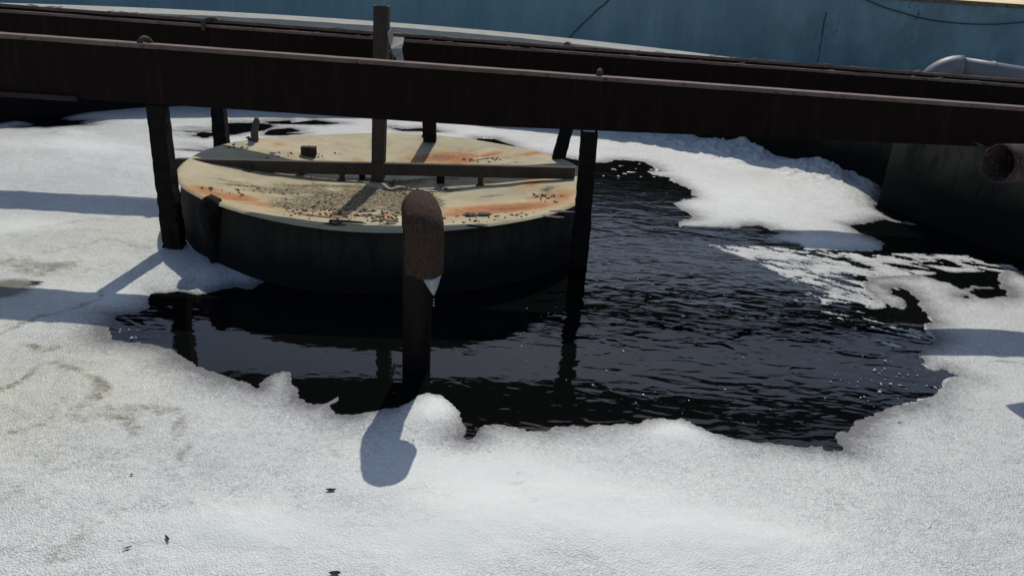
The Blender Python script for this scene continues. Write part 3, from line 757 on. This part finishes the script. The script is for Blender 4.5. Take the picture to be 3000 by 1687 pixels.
tag(obj('lid_debris',bm,mottled('debris_bits',(.05,.035,.025),(.14,.10,.07),(.20,.17,.13),scale=40,rough=.9,bs=90,bd=.004)),'loose rust crumbs and peeled paint bits strewn over the drum lid','debris',kind='stuff')
# ------------------------------------------------------------------ foam
WP=[]   # open water outlines, traced on the water plane
main=[(446,859),(431,882),(438,898),(408,917),(373,921),(341,925),(334,948),(324,963),(326,979),(334,993),(373,1000),(411,1008),(466,1014),(505,1022),(532,1041),(574,1065),(613,1084),(660,1103),(720,1121),(755,1134),(762,1122),(785,1100),(803,1092),(840,1090),(858,1094),(856,1110),(868,1135),(878,1165),(900,1178),(920,1184),(955,1180),(972,1170),(990,1160),(992,1172),(975,1188),(976,1211),(1000,1217),(1048,1211),(1083,1205),(1153,1197),(1200,1180),(1225,1159),(1258,1153),(1293,1161),(1328,1182),(1351,1211),(1362,1240),(1363,1262),(1362,1282),(1371,1293),(1386,1288),(1398,1272),(1403,1258),(1420,1247),(1444,1244),(1480,1249),(1514,1255),(1560,1262),(1600,1260),(1630,1250),(1680,1246),(1724,1247),(1800,1244),(1863,1240),(1900,1230),(1940,1224),(1991,1223),(2020,1235),(2050,1248),(2096,1269),(2140,1283),(2178,1290),(2220,1292),(2271,1297),(2320,1303),(2364,1312),(2400,1309),(2422,1320),(2460,1316),(2455,1296),(2435,1272),(2480,1262),(2500,1240),(2539,1223),(2609,1194),(2679,1180),(2748,1153),(2768,1118),(2800,1100),(2765,1085),(2725,1082),(2700,1067),(2690,1045),(2696,1025),(2731,1005),(2738,990),(2710,965),(2708,950),(2730,940),(2710,925),(2698,898),(2675,872),(2655,852),(2640,846),(2612,846),(2614,862),(2640,872),(2662,888),(2660,899),(2640,903),(2613,900),(2582,886),(2568,870),(2536,850),(2528,832),(2543,812),(2700,806),(2776,828),(2823,847),(2850,840),(2900,838),(2930,846),(2935,832),(2925,812),(2945,790),(2990,802),(3090,850),(3250,900),(3250,700),(2900,560),(2600,560),(2560,610),(2620,645),(2705,662),(2650,655),(2597,644),(2520,658),(2488,659),(2516,680),(2554,694),(2590,712),(2593,733),(2476,735),(2400,734),(2360,730),(2340,717),(2300,708),(2243,700),(2300,682),(2268,679),(2250,668),(2228,662),(2184,664),(2135,675),(2057,670),(2011,667),(1989,664),(1983,648),(2011,643),(2029,636),(2011,620),(1986,611),(1973,595),(1998,586),(2046,578),(2029,571),(2026,558),(1980,536),(1958,519),(1917,513),(1896,502),(1933,501),(1911,487),(1886,474),(1849,470),(1802,468),(1784,477),(1733,476),(1700,470),(1610,452),(1545,445),(1500,426),(1446,407),(1400,405),(1390,420),(1500,520),(1400,640),(1000,700),(737,847),(679,843),(621,855),(582,866),(524,851),(477,863)]
WP.append(W(main))
WP.append(W([(-80,362),(0,362),(23,357),(43,354),(74,358),(99,365),(85,370),(64,375),(101,372),(136,374),(223,367),(260,366),(231,362),(254,354),(202,353),(179,348),(202,341),(248,330),(291,325),(345,320),(370,312),(330,290),(-80,270)]))
WP.append(W([(660,361),(733,360),(790,364),(800,372),(770,384),(720,388),(690,395),(655,398),(640,392),(620,390),(650,380)]))
WP.append(W([(776,357),(846,353),(855,360),(920,352),(1000,362),(950,366),(850,365),(790,364)]))
WP.append(W([(790,380),(850,375),(880,386),(840,390),(900,392),(820,398),(770,396)]))
WP.append(W([(1132,373),(1180,378),(1250,375),(1300,388),(1250,386),(1180,385)]))
WP.append(W([(2630,846),(2690,850),(2600,900)]) if False else W([(2814,862),(2838,866),(2836,876),(2816,874)]))
WP.append(W([(2854,849),(2925,848),(2943,848),(2947,867),(2904,878),(2866,872),(2846,860)]))
isl=W([(775,1118),(790,1103),(803,1095),(840,1093),(855,1100),(850,1125),(830,1150),(790,1150)])
far2=W([(2243,690),(2300,684),(2400,680),(2480,668),(2550,694),(2588,714),(2585,731),(2476,733),(2400,732),(2345,716)])
faint=W([(1972,667),(2049,669),(2130,678),(2230,700),(2181,713),(2088,717),(2049,700)])
streak=W([(2060,715),(2120,700),(2186,712),(2310,726),(2543,744),(2660,739),(2760,742),(2835,746),(2893,770),(2963,775),(3060,815),(2950,800),(2860,800),(2700,810),(2620,845),(2600,905),(2560,915),(2500,900),(2440,880),(2400,856),(2330,835),(2233,780)])
bits=W([(1850,470),(1990,480),(2000,540),(1900,520),(1750,540),(1740,480)])
flecks=W([(2180,745),(2250,780),(2440,860),(2570,905),(2680,930),(2740,985),(2690,1050),(2560,1020),(2420,950),(2290,870)])
edgebub=W([(2560,1060),(2790,1080),(2770,1140),(2640,1190),(2500,1160)])
strk2=W([(540,380),(640,385),(640,395),(600,405),(560,402)])
rows=[-.55]
while rows[-1]<11.5:
    y=rows[-1];rows.append(y+max(.0085,min(.022,.0036*max(y,2.2)))*(1 if y>1.6 else 3))
ysf=np.array(rows);xsf=np.arange(-7.35,4.75,.0135)
X,Y=np.meshgrid(xsf,ysf)
base=np.full(X.shape,1e9)
for pl in WP:base=np.minimum(base,sdf(X,Y,pl))
base=np.maximum(base,-sdf(X,Y,isl));base=np.maximum(base,-sdf(X,Y,far2))
e1=(fbm(X*16,Y*16,11,4,.6)-.5)
rightness=sstep(.8,2.2,X)
sd=base+(fbm(X*34,Y*34,12,3,.6)-.5)*.022+e1*(.042+.05*sstep(.6,2.0,X)*sstep(4.,4.8,Y)+.05*np.exp(-(((X-2.2)/.9)**2+((Y-3.6)/.7)**2)))*np.where(np.abs(base)<.5,1,0)
# torn streaks where the current drags the foam
ca,sa=math.cos(-.45),math.sin(-.45);U=X*ca+Y*sa;V=-X*sa+Y*ca
st=fbm(U*4.5+fbm(X*3,Y*3,19,2)*1.5,V*13,21,5,.62)
wS=sstep(.10,-.05,sdf(X,Y,streak))
st=st*.68+.32*fbm(U*14,V*30,23,4,.65);sS=(st-.438-.0*X)*.2
sd=np.maximum(sd,np.where(wS>0,sS*wS-(1-wS)*.2,-9))
wf=sstep(.05,-.05,sdf(X,Y,faint));sd=np.maximum(sd,np.where(wf>0,(fbm(U*3,V*12,25,4)-.45)*.3*wf-(1-wf)*.2,-9))
wb=sstep(.05,-.05,sdf(X,Y,bits));sd=np.maximum(sd,np.where(wb>0,(fbm(X*12,Y*26,31,3)-.74)*.3-(1-wb)*.2,-9))
wk=sstep(.12,-.10,sdf(X,Y,flecks));sd=np.maximum(sd,np.where(wk>0,(fbm(U*9,V*26,27,4,.6)-.615)*.2-(1-wk)*.12,-9))
we=sstep(.05,-.05,sdf(X,Y,edgebub));sd=np.maximum(sd,np.where(we>0,(fbm(X*20,Y*34,33,2)-.80)*.2-(1-we)*.2,-9))
w2_=sstep(.2,-.1,sdf(X,Y,strk2));sd=np.minimum(sd,np.where(w2_>0,.12-w2_*.12+(fbm(X*4,Y*11,35,4)-.5)*.3,9))
# holes torn in the far sheet behind the drum and left
cz2=np.exp(-(((X+2.6)/1.6)**2+((Y-8.0)/.35)**2));sd=np.minimum(sd,np.where(cz2>.1,(fbm(X*2.4,Y*9,37,4)-.26-.16*cz2)*.6+.15/(cz2+.05)-.14,9))
rt_=np.hypot(X-TC.x,Y-TC.y)
drm=np.hypot(X-DC.x,Y-DC.y)
keep=(sd>-.03)&(rt_<TR+.02)&(drm>DR*.96)
pos=np.clip(sd,0,None)
thick=.003+.020*(1-np.exp(-pos/.22))
# in the torn zones the foam is only a skin
skin=((wS>0)|(wf>0)|(wb>0)|(we>0)|(wk>0))&(base<.004)
thick=np.where(skin,.002+.004*(1-np.exp(-pos/.02)),thick)
hf=np.where(sd>0,thick,np.maximum(sd*1.2,-.03))
def mound(px,py,rx,ry,h):
    c=onz(px,py);e=abs((onz(px+rx,py)-c).x);f=abs((onz(px,py+ry)-c).y)
    return h*np.exp(-(((X-c.x)/e)**2+((Y-c.y)/f)**2))
mo=mound(1270,1215,75,55,.065)+mound(1990,1275,110,40,.045)+mound(1130,1230,110,25,.012)+mound(700,1560,260,90,.03)+mound(1500,1550,380,120,.03)+mound(2150,1600,300,90,.03)\
  +mound(600,810,110,30,.04)+mound(240,690,200,30,.03)+mound(200,398,60,10,.05)+mound(350,365,60,6,.04)+mound(330,600,160,12,.03)+mound(2430,720,150,12,.05)+mound(2330,520,150,50,.03)+mound(2480,575,60,22,.06)
smooth=np.clip(mound(1270,1200,80,50,1)+mound(1990,1280,130,50,.8)+mound(1600,1480,420,130,1)+mound(2100,1620,350,120,.9)+mound(1350,1370,260,60,.45)+mound(700,1590,300,90,1)+mound(1250,1620,250,90,.8)+mound(60,675,140,25,.9)+mound(300,860,230,30,.5)+mound(150,430,180,25,.4)+mound(320,440,150,18,.5)+mound(2430,720,160,20,1)+mound(2200,590,200,60,.35)+mound(2150,450,160,40,.5),0,1)
smooth*=.6+.6*fbm(X*1.7,Y*1.7,71,3)
nearw=sstep(1.15,.1,TR-rt_)*sstep(0.,1.2,X)      # lumps piled against the far right wall
lum=np.abs(fbm(X*3.2,Y*3.2,51,4,.55)-.5)
bil=1-np.abs(2*fbm(X*5.5,Y*5.5,57,3,.55)-1)
mo=mo+nearw*(.05+.28*lum*sstep(.3,.7,fbm(X*1.3,Y*1.3,53,2))+.10*bil**2*sstep(.42,.7,fbm(X*2.1,Y*2.1,59,2)))
und=(fbm(X*1.1,Y*1.6,61,3)-.45)*.045+(fbm(X*5,Y*7,63,3)-.5)*.012
fin_=((fbm(X*36,Y*36,65,2)-.5)*.003+(fbm(X*15,Y*19,68,3)-.5)*.006)*(.4+1.2*fbm(X*1.3,Y*1.3,77,2))*(1.1-smooth)
full=1-np.exp(-pos/.22)
hf=hf+np.where((sd>0)&(~skin),full*(mo+und+fin_),0)
hf=np.where(sd>0,np.maximum(hf,.002),hf)
thin=np.where(sd>0,np.exp(-pos/.17),1)*1.0*(.55+.7*fbm(X*4,Y*4,91,3))
thin=np.where(skin,.25+.75*(1-sstep(.0,.03,pos))*fbm(X*9,Y*9,93,2),thin);thin=np.where((wf>0)&(base<.004),.8,thin)

thin=thin*(1-.75*np.clip(smooth,0,1))
wx_=(fbm(X*3.5,Y*3.5,101,4)-.5)*.22;wy_=(fbm(X*3.5+40,Y*3.5,103,4)-.5)*.22;wv_=.35+1.5*fbm(X*2.2,Y*2.2,105,3)**1.5
def line(pts,wd,a):
    return a*np.exp(-(polydist(X+wx_,Y+wy_,W(pts))/(wd*wv_))**2)
wob=.50+1.35*fbm(X*6,Y*6,81,4,.65)
scum=np.maximum.reduce([line([(-10,1170),(60,1115),(120,1075),(170,1068),(250,1090),(300,1110),(320,1145),(290,1175),(240,1215),(215,1235)],.05,.75),
 line([(215,1235),(245,1250),(300,1240),(370,1250),(410,1290)],.04,.75),line([(300,1225),(420,1218),(500,1240),(540,1270),(565,1310),(540,1345)],.06,.55),
 line([(0,990),(60,960),(130,930),(190,905),(250,880),(310,840)],.035,.6),line([(80,1030),(110,1035),(150,1020)],.05,.7),line([(20,775),(120,800),(190,780)],.12,.6),
 line([(330,790),(250,800),(190,775)],.03,.5),line([(270,655),(330,660)],.08,.45),line([(60,1350),(120,1370)],.06,.35),line([(100,1560),(180,1600)],.07,.3),line([(40,620),(480,640)],.10,.15),line([(1380,1310),(1480,1420),(1560,1500)],.12,.25),line([(0,1300),(120,1260),(200,1180)],.03,.5),line([(20,1480),(150,1400),(260,1380),(420,1330)],.04,.4),line([(150,1640),(260,1540),(330,1500),(520,1480)],.06,.42),line([(0,700),(200,670),(330,640),(470,600)],.04,.45),line([(120,745),(300,720),(460,735)],.05,.45),line([(960,1330),(1100,1400),(1300,1440)],.08,.25),line([(2300,1400),(2500,1480),(2800,1500)],.09,.25)])*wob
scum=np.maximum(scum,mound(25,850,60,32,1.3))
thin=np.maximum(thin,mound(15,855,70,30,1.7));thin=np.maximum(thin,mound(150,785,110,14,.6));thin=np.maximum(thin,mound(420,920,100,40,.7))
yel=np.clip(mound(150,1150,330,260,1.)+mound(260,700,330,120,.7)+mound(0,900,250,200,.5),0,1)
me=bpy.data.meshes.new('foam')
used=gridmesh(me,X,Y,hf,keep)
for nme,ar in (('thin',thin),('scum',scum),('smooth',smooth),('yellow',yel)):setattr_(me,nme,ar.ravel()[used])
me.materials.append(M_foam)
fo=bpy.data.objects.new('foam',me);COL.objects.link(fo)
tag(fo,'white sheet of bubbly foam covering the black waste water','foam',kind='stuff')
# loose bubbles on the open water
bm=bmesh.new();cnt=0
def inside(pt):
    d=sdf(np.array([pt.x]),np.array([pt.y]),WP[0])[0];return d<-.03
spots=[(1735+i*3,560+random.gauss(0,60)) for i in range(0,90,6)]
for _ in range(170):
    r=random.random()
    if r<.35:pp=(random.gauss(2600,120),random.gauss(1110,40))
    elif r<.5:pp=(random.gauss(360,40),random.gauss(965,25))
    elif r<.75:pp=(random.uniform(1500,2300),random.uniform(900,1240))
    else:pp=(random.uniform(1740,2400),random.uniform(560,880))
    c=onz(*pp)
    if not inside(c):continue
    rd=random.choice([.003,.004,.005,.007,.011 if r<.5 else .004])
    bmesh.ops.create_icosphere(bm,subdivisions=1,radius=rd,matrix=Matrix.Translation((c.x,c.y,rd*.3)))
bmat=NT('bubble_skin');bmat.set((.55,.57,.60),.08,0,.8)
tag(obj('bubbles',bm,bmat.m,smooth=True),'tiny loose bubbles drifting on the open black water','bubbles',kind='stuff')
# ------------------------------------------------------------------ leaves on the foam
from mathutils.bvhtree import BVHTree
def foam_h(x,y):
    i=min(max(int(np.searchsorted(ysf,y)),0),len(ysf)-1);j=min(max(int((x-xsf[0])/.0135),0),len(xsf)-1);return float(max(hf[i,j],0))
def leaf(px,py,L,Wd,rz,label,curl=.35,seed=0):
    c=onz(px,py,.03);c.z=foam_h(c.x,c.y)+.004
    bm=bmesh.new();n=9;rows_=[];r=random.Random(seed)
    for i in range(n+1):
        s=i/n;wl_=Wd*math.sin(PI*min(max(s,.03),.97))**.8*(1+r.uniform(-.15,.15));zz=curl*L*(s-.5)**2
        rows_.append([bm.verts.new(c+Matrix.Rotation(rz,3,'Z')@Vector(((s-.5)*L,t*wl_/2,zz+abs(t)*Wd*.15))) for t in (-1,0,1)])
    for i in range(n):
        for k in range(2):bm.faces.new((rows_[i][k],rows_[i][k+1],rows_[i+1][k+1],rows_[i+1][k]))
    r2=bmesh.ops.solidify(bm,geom=bm.faces[:],thickness=.0015)
    return tag(obj('fallen_leaf',bm,M_leaf),label,'leaf',None)
leaf(491,1581,.034,.010,-.75,'dark curled leaf on the smooth foam near the bottom left',.5,1)
leaf(374,1604,.032,.008,.5,'pale thin leaf just left of the dark curled leaf',.6,2)
leaf(970,1440,.040,.018,.1,'small torn leaf on the foam below the pipe shadow',.3,3)
leaf(981,1683,.040,.022,.1,'grey leaf scrap at the bottom edge of the foam view',.3,4)
leaf(2637,1232,.030,.007,-.1,'tiny dark sliver on the foam right of the open water',.3,5)
leaf(386,1391,.014,.010,.1,'small dark crumb on the foam at the left below the scum swirl',.3,6)
leaf(1648,571,.0,.0,0,'',0,7) if False else None
leaf(2138,660,.06,.02,.1,'small dark scrap at the foam edge behind the shaded foam ridge',.3,8)
leaf(105,826,.09,.03,.1,'dark sliver beside the brown scum patch at the left',.2,9)
